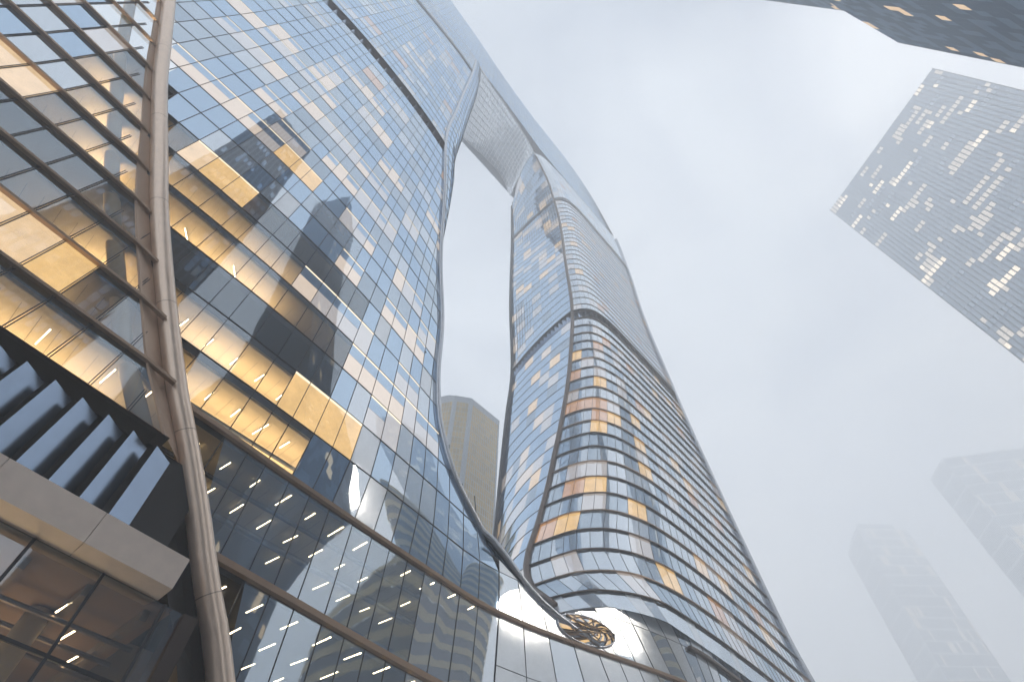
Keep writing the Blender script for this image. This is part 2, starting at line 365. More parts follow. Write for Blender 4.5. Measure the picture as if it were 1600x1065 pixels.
def eB(z): return 62.0 if z < 34 else sE(z)
def nB(s, z, f=nB): return nLow(s, z) if (s > 58 and z < 36) else f(s, z)
def nrm_of(f, x, z):
    e = .6
    return np.array((-(f(x + e, z) - f(x - e, z)) / (2 * e), -1.0, -(f(x, z + e) - f(x, z - e)) / (2 * e)))
def rows_B():
    ks = [15, 14, 13] + list(range(12, -11, -1)) + [x for x in range(-12, -47, -1)]
    for a, b in zip(ks[:-1], ks[1:]):      # a lower line, b upper line
        if a == -11 + 0 and b == -12: pass
        z0, z1 = lk(a), lk(b)
        if a == -10 and b == -12: z0, z1 = lk(-10), lk(-11)
        for i in range(len(MUL) - 1):
            l0, l1 = max(MUL[i], sT(z0)), max(MUL[i], sT(z1)); r0, r1 = MUL[i + 1], MUL[i + 1]
            e0 = eB(z0); e1 = eB(z1)
            r0, r1 = min(r0, e0), min(r1, e1); l0, l1 = min(l0, e0), min(l1, e1)
            if r0 - l0 < .02 and r1 - l1 < .02: continue
            if r0 < l0: r0 = l0
            if r1 < l1: r1 = l1
            q = [P(l0, nB(l0, z0), z0), P(r0, nB(r0, z0), z0), P(r1, nB(r1, z1), z1), P(l1, nB(l1, z1), z1)]
            sm = (l0 + r0) / 2
            m = b_kind(b, sm, i)
            near = None
            if b >= 6 and -2 < sm < 46: near = z1 * .6 + abs(sm - 30)
            add_pane(q, m, near, [nrm_of(nB, l0, z0), nrm_of(nB, r0, z0), nrm_of(nB, r1, z1), nrm_of(nB, l1, z1)], True)
        # floor line and mullions
        ss = [x for x in MUL if sT(z1) < x < eB(z1)]
        ss = [sT(z1)] + ss + [eB(z1)]
        w = .06
        for x0, x1 in zip(ss[:-1], ss[1:]):
            a0, a1 = P(x0, nB(x0, z1), z1), P(x1, nB(x1, z1), z1)
            o = facing(a0, a1)
            FRAME.bar(a0, a1, (0, 0, 1), o, w, -.06, .05, 'frame')
        for x in MUL:
            zz0, zz1 = z0, z1
            if x < sT(zz0) and x < sT(zz1): continue
            if x > eB(z0) and x > eB(z1): continue
            if x < sT(zz0):        # starts on the tube
                for t in np.linspace(0, 1, 21):
                    zt = z0 + (z1 - z0) * t
                    if x >= sT(zt): zz0 = zt; break
            a0, a1 = P(x, nB(x, zz0), zz0), P(x, nB(x, zz1), zz1)
            o = facing(P(x - .5, nB(x - .5, z0), 0), P(x + .5, nB(x + .5, z0), 0)); sd = np.array((-o[1], o[0], 0))
            FRAME.bar(a0, a1, sd, o, .06, -.06, .035, 'frame')
rows_B()

# ---- the two heavy bronze bands of the left half, one band part each
for k, nm in ((12, 'facade_band'), (13, 'facade_band')):
    z = lk(k); b = MB(); xs = np.linspace(sT(z) + .3, 86, 44)
    sec = []
    for x in xs:
        n = nLow(x, z); p = np.array(P(x, n, z)); o = facing(P(x - .5, nLow(x - .5, z), 0), P(x + .5, nLow(x + .5, z), 0))
        h = .22 if k == 12 else .30
        sec.append([p + o * .04 - (0, 0, h), p + o * .34 - (0, 0, h * .7), p + o * .40 + (0, 0, h * .6), p + o * .04 + (0, 0, h)])
    b.grid(sec, 'bronze'); b.build(nm, tower)

# ---- facade A, left of the tube, with bronze floor fins
def nA(s, z):
    base = float(curve([9, 16, 23.4, 28, 32.4, 37, 41.4, 46, 60, 90], [3.2, 3.4, 2.4, 1.6, 1.4, 1.1, .8, .6, .6, .2])(z))
    return base + .085 * max(0, sT(z) - s)
def sA(z): return sT(z) - float(np.interp(z, [15, 24, 40, 50, 75], [3.2, 3.0, 2.3, 1.7, 1.2]))
MA = [-14 + 2.36 * i for i in range(24)]
SPA = {8: [(-1, 6.5, 'litpale')], 11: [(8, 16.2, 'litpale'), (16.2, 19, 'lit')], 5: [(2, 4.5, 'paleblind')]}
def a_kind(k, s):
    for a, b, m in SPA.get(k, []):
        if a <= s <= b: return m
    if s > sA(lk(k)) - 5.2: return 'clear'
    if k >= 8: return 'clear'
    return 'silver' if rnd.random() < .4 else ('blue' if rnd.random() < .75 else 'paleblind')
for k in range(12, -2, -1):
    z0, z1 = (lk(k + 1) if k < 12 else 23.4), lk(k)
    for i in range(len(MA) - 1):
        l, r = MA[i], MA[i + 1]
        r0, r1 = min(r, sA(z0)), min(r, sA(z1))
        if l > sA(z0) and l > sA(z1): continue
        l0, l1 = min(l, r0), min(l, r1)
        q = [P(l0, nA(l0, z0), z0), P(r0, nA(r0, z0), z0), P(r1, nA(r1, z1), z1), P(l1, nA(l1, z1), z1)]
        sm = (l0 + r0) / 2
        vis = k >= 6 and sm > 20 - z0 * .55
        add_pane(q, a_kind(k, sm), (z1 * .6 + 5 + abs(sm - 20)) if vis else None)
        for dx in (-.07, .07):
            if l + dx < sA(z0):
                zt = z1
                if l + dx > sA(z1): zt = z0 + (z1 - z0) * .5
                a0, a1 = P(l + dx, nA(l, z0), z0), P(l + dx, nA(l, zt), zt)
                FRAME.bar(a0, a1, (1, 0, 0), (0, -1, 0), .05, -.05, .05, 'frame')
    # fin at the upper line of the row
    z = z1; b = MB(); xs = list(np.linspace(-14, sA(z) + .05, 14)); sec = []
    for x in xs:
        n = nA(x, z); h = .15
        sec.append([P(x, n + .02, z - h), P(x, n + .36, z - h), P(x, n + .38, z + .04), P(x, n + .02, z + h)])
    # turn onto the flange beside the tube
    xe = sT(z) - .55; n = nA(sT(z), z) - .1
    sec.append([P(xe, n - .1, z - .15), P(xe, n + .28, z - .15), P(xe, n + .30, z + .04), P(xe, n - .1, z + .15)])
    b.grid(sec, 'bronze'); b.poly([sec[-1][j] for j in (0, 1, 2, 3)], 'bronze'); b.build('floor_fin', tower)

# flange strip between facade A and the tube
zz = np.linspace(23.3, 108, 46); b = MB(); rowsf = []
nT = lambda z: float(curve([-2, 12, 22, 32, 45, 60, 110], [.75, .78, .8, .82, .85, .85, .8])(z))
for z in zz:
    a = sA(z); t = sT(z); rowsf.append([P(a, nA(a, z), z), P(a + .12, nA(a, z) + .12, z), P(t - .4, nT(z) - .25, z), P(t - .3, nT(z) - 1.2, z)])
b.grid(rowsf, 'bronze'); b.build('edge_flange', tower, smooth=False)
# the big tube
def nT(z): return float(curve([-2, 12, 22, 32, 45, 60, 110], [.75, .78, .8, .82, .85, .85, .8])(z))
b = MB(); zs = np.linspace(-1.5, 108, 90)
b.tube([P(sT(z), nT(z), z) for z in zs], .70, 'tube', 20); 
etube = b.build('edge_tube', tower, smooth=True)

for z in (9, 17.2, 25.6, 34, 43, 53, 64):
    b = MB(); b.tube([P(sT(z + d), nT(z), z + d) for d in (-.02, .02)], .706, 'bronze', 20); b.build('tube_joint', etube)

# louvred plant floor under facade A
b = MB(); z0, z1 = 16.9, 23.35
pts = []
x = -14.0
while x < sA(20) - 2.0:
    pts.append(x); x += 1.52
fr = MB()
for i, x in enumerate(pts):
    top = z1 - .9
    def nn(xx, z): return nA(xx, z)
    xe = x + 1.22
    blade = MB()
    lo, hi = z0 + .2, top
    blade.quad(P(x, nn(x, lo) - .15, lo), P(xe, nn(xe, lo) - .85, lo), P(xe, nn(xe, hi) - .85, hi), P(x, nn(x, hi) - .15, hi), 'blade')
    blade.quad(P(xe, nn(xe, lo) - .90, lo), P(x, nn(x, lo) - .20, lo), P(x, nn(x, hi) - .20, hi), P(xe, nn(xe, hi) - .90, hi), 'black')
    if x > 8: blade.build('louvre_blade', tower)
    else:
        for q in blade.f: fr.poly([blade.v[j] for j in q], blade.mats[blade.mi[blade.f.index(q)]])
# dark recess behind and the dark soffit above the blades
xs = np.linspace(-14, sA(23.3) + .5, 16)
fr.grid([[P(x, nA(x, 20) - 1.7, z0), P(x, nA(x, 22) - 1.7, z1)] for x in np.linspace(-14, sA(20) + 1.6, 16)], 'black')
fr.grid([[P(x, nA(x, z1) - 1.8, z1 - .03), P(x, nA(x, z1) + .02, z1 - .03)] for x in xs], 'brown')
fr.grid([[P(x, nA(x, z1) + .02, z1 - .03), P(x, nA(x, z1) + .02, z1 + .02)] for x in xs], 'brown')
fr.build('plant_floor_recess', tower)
# dark return beside the tube, below the flange; its black stands for the void's shade
b = MB(); rr = []
for z in np.linspace(-1.5, 21.5, 16):
    t = sT(z); rr.append([P(t - .3, .15, z), P(t - 1.4, .35, z), P(t - 3.0, 1.2 if z > 15 else 1.5, z)])
b.grid(rr, 'black'); b.build('return_panel', tower)
# big champagne beam
b = MB(); sec = []
for x in [v for a in np.arange(-14, 31, 4.72) for v in (a, a + 4.69)]:
    n = 3.6 + .085 * (33 - x)
    sec.append([P(x, n - 1.2, 17.0), P(x, n, 17.0), P(x, n - .25, 15.45), P(x, n - 1.65, 15.35), P(x, n - 1.9, 16.9)])
for i in range(0, len(sec), 2): b.grid(sec[i:i + 2], 'champagne'); b.poly(sec[i][::-1], 'champagne'); b.poly(sec[i + 1], 'champagne')
b.build('entrance_beam', tower)
# lobby glass under the beam
def nL(x): return 2.05 + .085 * (33 - x)
xs = [-14 + 3.4 * i for i in range(15)]
xs = [x for x in xs if x < 34] + [34.6]
zl = [-1.6, 3.5, 7.9, 11.4, 15.3]
lob = MB()
for i in range(len(xs) - 1):
    for z0, z1 in zip(zl[:-1], zl[1:]):
        add_pane([P(xs[i], nL(xs[i]), z0), P(xs[i + 1], nL(xs[i + 1]), z0), P(xs[i + 1], nL(xs[i + 1]), z1), P(xs[i], nL(xs[i]), z1)], 'clear', 20 + abs(xs[i] - 28) if xs[i] > 8 and z1 > 7 else None)
    FRAME.bar(P(xs[i], nL(xs[i]), -1.6), P(xs[i], nL(xs[i]), 15.3), (1, 0, 0), (0, -1, 0), .14, -.1, .06, 'frame')
    for z in (7.9, 11.4): FRAME.bar(P(xs[i], nL(xs[i]), z), P(xs[i + 1], nL(xs[i + 1]), z), (0, 0, 1), (0, -1, 0), .16, -.08, .05, 'frame')
b = MB()
b.box(34.7, 35.5, -nL(34) - .02, -nL(34) + 1.6, 0, 15.3 + EYE, 'brown'); b.build('entrance_jamb', tower)

# ---- interiors of the near storeys
DEPTH = 13.0
for k in range(5, 14):
    z = lk(k); b = MB()
    xs = np.linspace(-14, min(66, sE(z) - .6, sE(z - .6) - .6), 30)
    lit = k in (6, 7, 8, 10, 11, 12)
    m = 'ceiling' if k in (6, 7, 8, 10, 11, 12) else 'slab'  # unlit storeys: their darkness is put into the ceiling colour
    nf = lambda x, zq=z, kq=k: (nA(x, zq) if (x < sA(zq) and kq < 13) else nB(x, zq))
    top = [[P(x, nf(x) - .16, z - .55), P(x, -DEPTH, z - .55)] for x in xs]
    b.grid(top, m)
    b.grid([[P(x, nf(x) - .16, z - .55), P(x, nf(x) - .16, z + .25)] for x in xs], 'frame')
    for x in np.arange(-13.2, xs[-1], 1.2): b.box(x, x + .02, -nf(x) + 1.4, 9, z + EYE - .56, z + EYE - .548, 'slab')
    if k < 13: b.tube([P(x, -3.4, z - 1.05) for x in (-13.5, xs[-1] - 2)], .16, 'frame', 8)
    if k < 13: b.tube([P(x, -7.0, z - 1.1) for x in (-13.5, xs[-1] - 2)], .26, 'steel', 10)
    b.grid([[P(x, nf(x) - .16, z + .25), P(x, -DEPTH, z + .25)] for x in xs], 'slab')
    b.grid([[P(x, nf(x) - .25, z - .75), P(x, nf(x) - 1.0, z - .75), P(x, nf(x) - 1.0, z - .55)] for x in xs], m)
    b.build('floor_slab', tower)
nL_ = lambda x: 1.9 + .085 * (33 - x)
b = MB()
for z in (15.3, 23.3):
    e = sT(z) - 3.2
    for zz_ in (z - .2, z): b.grid([[P(x, nL_(x) if z < 20 else nA(x, z) - .3, zz_), P(x, -13, zz_)] for x in np.linspace(-14, e, 12)], 'lobbyceil' if z < 20 else 'slab')
    if z < 20:
        for x in np.arange(-12, e, 3.0): b.box(x, x + .35, -1.2, 12, z + EYE - .75, z + EYE - .2, 'core')
        for y in (1.5, 4, 6.5): b.tube([(-14, y, z + EYE - 1.0), (e, y, z + EYE - 1.0)], .14, 'bronzedark', 8)
b.build('podium_ceiling', tower)
b = MB(); b.box(-14, 47, DEPTH, DEPTH + .4, 0, lk(4) + EYE, 'core')
for x, k0, k1 in ((13.0, 8, 6), (43.0, 12, 10)):  # partitions added to keep light within the lit rooms
    b.box(x, x + .2, 1.9, DEPTH - .01, lk(k0) + EYE + .3, lk(k1) + EYE - .6, 'core')
b.build('core_wall', tower)
# slanted columns behind the glass near the tube
b = MB(); b.tube([P(sT(z) - 3.7, nA(sT(z) - 4, z) - .95, z) for z in np.linspace(23.5, 92, 30)], .55, 'column', 14); b.build('column', tower, smooth=True)
b = MB(); b.tube([P(29.5, -3.0, -1.6), P(29.5, -3.0, 15)], .6, 'column', 14); b.build('column', tower, smooth=True)
b = MB(); b.tube([P(20, -3.0, -1.6), P(20, -3.0, 15)], .6, 'column', 14); b.build('column', tower, smooth=True)

# ---- saw-tooth plant belts
def belt(path, z0, z1, depth, pitch, part):
    """path: list of (s,n) plan points (dense); zig-zag panels, dark soffit above"""
    pts = np.array(path); L = np.concatenate([[0], np.cumsum(np.hypot(*np.diff(pts, axis=0).T))])
    def at(q): return np.array((np.interp(q, L, pts[:, 0]), np.interp(q, L, pts[:, 1])))
    def inn(q, d):
        t = at(min(L[-1], q + .4)) - at(max(0, q - .4)); t /= np.linalg.norm(t); return at(q) + np.array((t[1], -t[0])) * d
    b = MB(); q = 0.0
    while q < L[-1] - pitch * .3:
        e = min(q + pitch, L[-1])
        a = inn(q, .05); c = inn(e, depth); d = inn(e, .05)
        for (u, v, m) in ((a, c, 'blade'), (c, d, 'black')):
            b.quad(P(*u, z0), P(*v, z0), P(*v, z1), P(*u, z1), m)
        b.poly([P(*a, z0 + .02), P(*d, z0 + .02), P(*c, z0 + .02)], 'black')
        q = e
    qs = np.linspace(0, L[-1], 40)
    b.grid([[P(*inn(x, depth + .3), z1 - .05), P(*inn(x, -.25), z1 - .05)] for x in qs], 'black')
    b.grid([[P(*inn(x, -.25), z1 - .05), P(*inn(x, -.25), z1 + .30)] for x in qs], 'frame')
    b.grid([[P(*inn(x, depth + .3), z0), P(*inn(x, depth + .3), z1)] for x in qs], 'black')
    b.build(part, tower)
zb0, zb1 = lk(-11), lk(-12)
belt([(x, nB(x, zb0)) for x in np.linspace(-12, sE(zb0), 40)], zb0, zb1, 1.5, 2.4, 'plant_belt')
belt([tuple(p) for p in dcols(zb0, 60)], zb0, zb1, 1.2, 2.0, 'plant_belt')

# ---- right half, facade D : storeys between bold curved fins
def d_kind(k, j):
    key = ('d', k, j // 2)
    if key not in runs:
        x = rnd.random(); kk = k + 11
        if j < 13 and kk > 0:
            runs[key] = 'lit' if x < .11 else 'litorange' if x < .17 else 'grey' if x < .32 else 'paleblind' if x < .42 else 'silver' if x < .85 else 'slate'
        else:
            runs[key] = 'litpale' if x < .05 else 'litorange' if x < .08 else 'paleblind' if x < .26 else 'grey' if x < .36 else 'silver'
    return runs[key]
DK = list(range(10, -12, -1)) + list(range(-12, -37, -1)) + list(range(-37, -46, -1))
dcache = {k: dcols(lk(k)) for k in DK}
def dn_(z, j):
    p = dcols_c(z); a, c = p[max(0, j - 1)], p[min(NC, j + 1)]; u = np.array(P(*c, z)) - np.array(P(*a, z))
    v = np.array(P(*dcols_c(z + 1)[j], z + 1)) - np.array(P(*dcols_c(z - 1)[j], z - 1)); return np.cross(u, v)
_dc = {}
def dcols_c(z):
    k = round(z, 3)
    if k not in _dc: _dc[k] = dcols(z)
    return _dc[k]
for a, b_ in zip(DK[:-1], DK[1:]):
    if a == -11 and b_ == -12: continue
    p0, p1 = dcache[a], dcache[b_]; z0, z1 = lk(a), lk(b_)
    for j in range(NC):
        add_pane([P(*p0[j], z0), P(*p0[j + 1], z0), P(*p1[j + 1], z1), P(*p1[j], z1)], d_kind(b_, j), None, [dn_(z0, j), dn_(z0, j + 1), dn_(z1, j + 1), dn_(z1, j)])
        o = facing(P(*p0[j], 0), P(*p0[j + 1], 0)); sd = np.array((-o[1], o[0], 0))
        FRAME.bar(P(*p0[j], z0), P(*p1[j], z1), sd, o, .07, -.06, .03, 'frame')
# bottom storey of the nose, down to the swelling
p0 = dcols(34.0); p1 = dcache[10]
for j in range(NC):
    add_pane([P(*p0[j], 33.6), P(*p0[j + 1], 33.6), P(*p1[j + 1], lk(10)), P(*p1[j], lk(10))], 'silver' if j % 5 else 'pearl', None)
def _unused(): pass
def fin(path, z, dep, h, m, name='floor_fin'):
    b = MB(); sec = []; pts = np.array(path)
    for i, p in enumerate(pts):
        a = pts[max(0, i - 1)]; c = pts[min(len(pts) - 1, i + 1)]; t = (c - a) / np.linalg.norm(c - a); o = np.array((-t[1], t[0]))
        q = lambda d, zz: P(*(p + o * d), zz)
        sec.append([q(.02, z - h), q(dep, z - h), q(dep, z + h * .8), q(.02, z + h)])
    b.grid(sec, m); b.poly(sec[0][::-1], m); b.poly(sec[-1], m); return b.build(name, tower)
for k in DK:
    if k < -36: continue
    fin(dcols(lk(k), 60), lk(k), .30 if k > -12 else .14, .085 if k > -12 else .075, 'bronzedark' if k % 3 else 'bronze')
# upper belt
for (path, z) in (([tuple(p) for p in dcols(lk(-36), 50)], lk(-36)), ([(x, nB(x, lk(-36))) for x in np.linspace(-12, sE(lk(-36)), 30)], lk(-36))):
    fin(path, z + 1.5, .25, 2.0, 'frame', 'upper_belt')

# ---- slot face of the right half (C)
_cb = curve([34, 46, 70, 112, 131, 173, 244, 288], [(80, -20), (90, -30), (95, -34), (98.5, -35), (102, -37), (101.5, -38), (104, -41), (104, -42)])
CC = 20
def ccol(z, t):
    a = trimD(z); b = _cb(z); return np.array((a[0] + (b[0] - a[0]) * t ** 1.7, a[1] + (b[1] - a[1]) * t))
def c_kind(k, j):
    key = ('c', k, j // 3)
    if key not in runs:
        x = rnd.random(); runs[key] = 'paleblind' if x < .2 else 'litpale' if x < .24 else 'blind' if x < .29 else 'grey' if x < .30 else 'slate' if x < .36 else 'blue'
    return runs[key]
CK = [10, 9] + list(range(8, -46, -1))
for a, b_ in zip(CK[:-1], CK[1:]):
    z0, z1 = lk(a), lk(b_)
    if a == -11: continue
    for j in range(CC):
        t0, t1 = j / CC, (j + 1) / CC
        # seen from the slot: trim on the right, back edge on the left
        add_pane([P(*ccol(z0, t1), z0), P(*ccol(z0, t0), z0), P(*ccol(z1, t0), z1), P(*ccol(z1, t1), z1)], c_kind(b_, j), None)
        pa, pb = ccol(z1, t1), ccol(z1, t0); o = facing(P(*pa, 0), P(*pb, 0))
        FRAME.bar(P(*pa, z1), P(*pb, z1), (0, 0, 1), o, .11, -.05, .06, 'frame')
        FRAME.bar(P(*pa, z0), P(*ccol(z1, t1), z1), np.array((-o[1], o[0], 0)), o, .10, -.05, .05, 'frame')
belt([tuple(ccol(zb0, t)) for t in np.linspace(1, 0, 30)], zb0, zb1, 1.0, 1.6, 'plant_belt')
fin([tuple(ccol(lk(-36), t)) for t in np.linspace(1, 0, 20)], lk(-36) + 1.5, .2, 2.0, 'frame', 'upper_belt')
# back edge trim of C
b = MB(); b.tube([P(*(_cb(z) + np.array((-.4, 0))), z) for z in np.linspace(36, 290, 60)], .55, 'frame', 8); b.build('slot_back_trim', tower, smooth=True)

# ---- return face of the left half (F) and its back
b = MB(); rowsF = []
fz = list(np.arange(28, 292, 4.5)) + [292]
wz = lambda z: float(np.interp(z, [28, 60, 80, 100, 131, 244], [.5, .7, 1.0, 3.5, 7.8, 8.0]))
for z in fz:
    s0 = sE(z); n0 = nB(s0, z); w = wz(z); r = []
    for t in np.linspace(0, 1, 8):
        a = t * math.pi / 2; r.append((s0 + w * math.sin(a), n0 - (7.5 if w > 2 else 2.5) * (1 - math.cos(a))))
    r.append((s0 + w, -24)); r.append((s0 + w + 2, -44)); rowsF.append(r)
for i in range(len(fz) - 1):
    for j in range(len(rowsF[0]) - 1):
        add_pane([P(*rowsF[i][j], fz[i]), P(*rowsF[i][j + 1], fz[i]), P(*rowsF[i + 1][j + 1], fz[i + 1]), P(*rowsF[i + 1][j], fz[i + 1])], 'grey' if (i * 7 + j * 3) % 11 < 2 else 'blue', None)
        o = facing(P(*rowsF[i][j], 0), P(*rowsF[i][j + 1], 0))
        FRAME.bar(P(*rowsF[i + 1][j], fz[i + 1]), P(*rowsF[i + 1][j + 1], fz[i + 1]), (0, 0, 1), o, .12, -.05, .06, 'frame')
        FRAME.bar(P(*rowsF[i][j], fz[i]), P(*rowsF[i + 1][j], fz[i + 1]), np.array((-o[1], o[0], 0)), o, .07, -.05, .05, 'frame')

# ---- slot trims
zs = np.concatenate([np.linspace(28.6, 60, 40), np.linspace(62, 286, 70)])
left = [P(sE(z) + .1, nB(sE(z), z) + .15, z) for z in zs]
top = [P(38.2, -7, 289.5), P(39.5, -7.4, 292), P(42, -7.8, 293.4), P(48, -8.5, 293.6), P(60, -9.6, 292.5), P(72, -10.8, 291), P(82, -12, 289), P(88, -13, 285.5)]
right = [P(*(trimD(z) + np.array((-.1, .15))), z) for z in np.linspace(282, 35, 90)]
b = MB(); rr = [.34 + .10 * min(1, (z - 28) / 60) for z in zs]
b.tube(left, rr, 'steel', 12); b.build('slot_trim', tower, smooth=True)
b = MB(); b.tube([left[-1]] + top + [right[0]], .45, 'steel', 10); b.build('arch_trim', tower, smooth=True)
b = MB(); b.tube(right, .52, 'bronzedark', 12); b.build('slot_trim', tower, smooth=True)
b = MB(); b.tube([P(sR(z), dcols(z)[-1][1] + .3, z) for z in np.linspace(33, 288, 60)] , .55, 'steel', 10); b.build('end_trim', tower, smooth=True)

# ---- lower facade under the slot and below the right half
LK = [-1.6, 4.0, 12.0, lk(13), 23.4, 27.9, 32.4]
fan = lambda s, z: s + (33 - z) * .45 * max(0, min(1, (96 - s) / 12)) * max(0, min(1, (s - 62) / 10))
cols = list(np.arange(62, 138.5, 2.4))
def topz(s):   # upper border of the swelling
    return float(np.interp(s, [58, 62, 66, 69, 72, 76, 80, 84, 88, 92, 140], [34.8, 33.9, 31.6, 30.3, 32.0, 33.4, 34.2, 34.6, 34.2, 33.7, 33.6]))
for i in range(len(cols) - 1):
    zc = LK + [None]
    for a in range(len(LK)):
        z0 = LK[a]; last = a == len(LK) - 1
        def pt(s, z):
            z = min(z, topz(s)); x = min(fan(s, z), sR(z)); return P(x, nLow(x, z) + .03, z)
        z1 = LK[a + 1] if not last else 40
        if not last or True:
            m = 'silver' if (i * 5 + a) % 7 else 'grey'
            if cols[i] > 110 and rnd.random() < .25: m = 'paleblind'
            if cols[i] < 92: m = 'pearl' if rnd.random() < .75 else 'silver'
            nn4 = [nrm_of(nLow, fan(cols[i], min(z0, 33)), z0), nrm_of(nLow, fan(cols[i + 1], min(z0, 33)), z0), nrm_of(nLow, fan(cols[i + 1], min(z1, 33)), min(z1, 33)), nrm_of(nLow, fan(cols[i], min(z1, 33)), min(z1, 33))]
            add_pane([pt(cols[i], z0), pt(cols[i + 1], z0), pt(cols[i + 1], z1), pt(cols[i], z1)], m, None, nn4)
            o = facing(pt(cols[i], z0), pt(cols[i + 1], z0))
            FRAME.bar(pt(cols[i], z0), pt(cols[i], z1), np.array((-o[1], o[0], 0)), o, .06, -.05, .04, 'frame')
            if cols[i] < 88: FRAME.bar(pt(cols[i], z1), pt(cols[i + 1], z1), (0, 0, 1), o, .05, -.05, .03, 'frame')
for z in (lk(11), lk(12), 23.4, lk(13), 12.0):
    fin([(x, nLow(x, z) + .05) for x in np.linspace(87.5 if z > 20 else 86, sR(z), 30)], z, .42, .22, 'bronzedark')
# curled glass funnel where the slot ends
b = MB(); rings_ = []
for r in (1.0, .74, .46, .2):
    row = []
    for i in range(33):
        a = 2 * math.pi * i / 32 + (1 - r) * .9
        x = 72.6 + (1 - r) * 1.2 + 3.5 * r * math.cos(a); z = 29.75 + (1 - r) * .5 + 1.5 * r * math.sin(a) + .22 * r * math.cos(a)
        row.append((x, nLow(x, z) + .10 + .30 * math.sin(r * math.pi), z))
    rings_.append(row)
pal = ('lit', 'steel', 'litpale', 'silver', 'bronze', 'lit', 'slate')
for k in range(3):
    for i in range(32):
        q4 = [P(*rings_[k][i]), P(*rings_[k][i + 1]), P(*rings_[k + 1][i + 1]), P(*rings_[k + 1][i])]
        b.quad(*q4, pal[(i * 3 + k * 2 + i // 5) % 7])
b.poly([P(*p) for p in rings_[3][:-1]], 'bronzedark')
fun = b.build('funnel', tower)
b = MB(); b.tube([P(*p) for p in rings_[0]], .13, 'steel', 8, False); b.tube([P(p[0], p[1] + .03, p[2]) for p in rings_[1]], .07, 'bronze', 6, False)
for i in range(0, 32, 3): b.tube([P(rings_[k][i][0], rings_[k][i][1] + .05, rings_[k][i][2]) for k in range(4)], .05, 'bronzedark', 6)
for i in (1, 6, 12, 19): b.tube([P(*(np.array(rings_[0][i]) + (0, .2, 0))), P(*(np.array(rings_[1][(i + 12) % 32]) + (0, .35, 0)))], .07, 'bronze', 6)
b.build('funnel_rim', fun, smooth=True)
# cover behind the swelling so the slot has a sill
b = MB(); b.grid([[P(x, nLow(x, topz(x)) + .03, topz(x)), P(x + 2, -10, topz(x) + .4), P(x + 6, -44, topz(x) - 2)] for x in np.linspace(60, 92, 24)], 'pearl'); b.build('slot_sill', tower)

# ---- right end face
b = MB(); rowsE = []; ez = list(np.arange(0, 290, 9.0)) + [290]
for z in ez:
    r = sR(z); n = dcols(max(z, 37))[-1][1] if z > 36 else nLow(r, z)
    rowsE.append([(r, n - .1), (r + 3.0, n - 2.5), (r + 5.5, n - 7), (r + 6.5, n - 14), (r + 7, n - 26), (r + 7, -46)])
for i in range(len(ez) - 1):
    for j in range(5):
        for h in range(2):
            za, zb = ez[i] + (ez[i + 1] - ez[i]) * h / 2, ez[i] + (ez[i + 1] - ez[i]) * (h + 1) / 2
            f = lambda rr_, t: np.array(rowsE[i][rr_]) * (1 - t) + np.array(rowsE[i + 1][rr_]) * t
            add_pane([P(*f(j, h / 2), za), P(*f(j + 1, h / 2), za), P(*f(j + 1, (h + 1) / 2), zb), P(*f(j, (h + 1) / 2), zb)], 'blue' if (i + j) % 6 else 'paleblind', None)
            o = facing(P(*f(j, 0), 0), P(*f(j + 1, 0), 0))
            FRAME.bar(P(*f(j, h / 2), za), P(*f(j + 1, h / 2), za), (0, 0, 1), o, .10, -.05, .05, 'frame')
            FRAME.bar(P(*f(j, h / 2), za), P(*f(j, (h + 1) / 2), zb), np.array((-o[1], o[0], 0)), o, .07, -.05, .05, 'frame')

# ---- crown over the slot
def zroof(s): return float(curve([-14, 0, 26, 63, 90, 106, 125, 136, 147, 154], [412, 402, 388, 367, 364, 362, 356, 345, 322, 291])(s))
def nCr(s, z): return float(np.interp(s, [-14, 38, 90, 160], [-6, -7.5, -10, -10])) - (z - 290) * .03
def zcb(s): return float(np.interp(s, [-14, 37, 38, 42, 60, 82, 88, 160], [288, 288, 291, 293.5, 292.5, 289, 287, 287]))
cs = list(np.linspace(-14, 154, 60))
for i in range(len(cs) - 1):
    nz = 16
    for j in range(nz):
        def q(s, t):
            z = zcb(s) + (zroof(s) - zcb(s)) * t; return P(s, nCr(s, z), z)
        add_pane([q(cs[i], j / nz), q(cs[i + 1], j / nz), q(cs[i + 1], (j + 1) / nz), q(cs[i], (j + 1) / nz)], 'blue' if rnd.random() < .8 else 'grey', None)
        FRAME.bar(q(cs[i], j / nz), q(cs[i + 1], j / nz), (0, 0, 1), (0, -1, 0), .14, -.05, .06, 'frame')
        FRAME.bar(q(cs[i], j / nz), q(cs[i], (j + 1) / nz), (1, 0, 0), (0, -1, 0), .08, -.05, .05, 'frame')
# roof, back and the arch soffit
b = MB()
b.grid([[P(s, nCr(s, zroof(s)), zroof(s)), P(s, -46, zroof(s) - 1)] for s in cs], 'roof'); b.build('roof', tower)
b = MB()
b.grid([[P(s, -46, -1.6), P(s, -46, 300 if s < 48 or s > 103 else 35)] for s in np.linspace(-14, 48, 5)], 'grey')
b.grid([[P(*_cb(z), z), P(_cb(z)[0] + 16, -46, z), P(158, -46, z)] for z in np.linspace(30, 300, 40)], 'grey')
b.grid([[P(s, -46, -1.6), P(s, -46, 33)] for s in np.linspace(48, 106, 5)], 'grey')
b.grid([[P(s, -46, 322), P(s, -46, zroof(s) - 1)] for s in np.linspace(30, 154, 24)], 'grey')
b.build('rear_wall', tower)
fr_ = curve([0, .12, .4, .7, 1.0], [(40, -7.3, 292), (48, -8.4, 293.2), (62, -9.8, 292), (76, -11.2, 290), (88, -13, 285.5)])
bk_ = curve([0, .25, .5, .8, 1.0], [(48, -44, 318), (72, -44, 326), (80, -44, 330), (97, -44, 328), (104, -44, 312)])
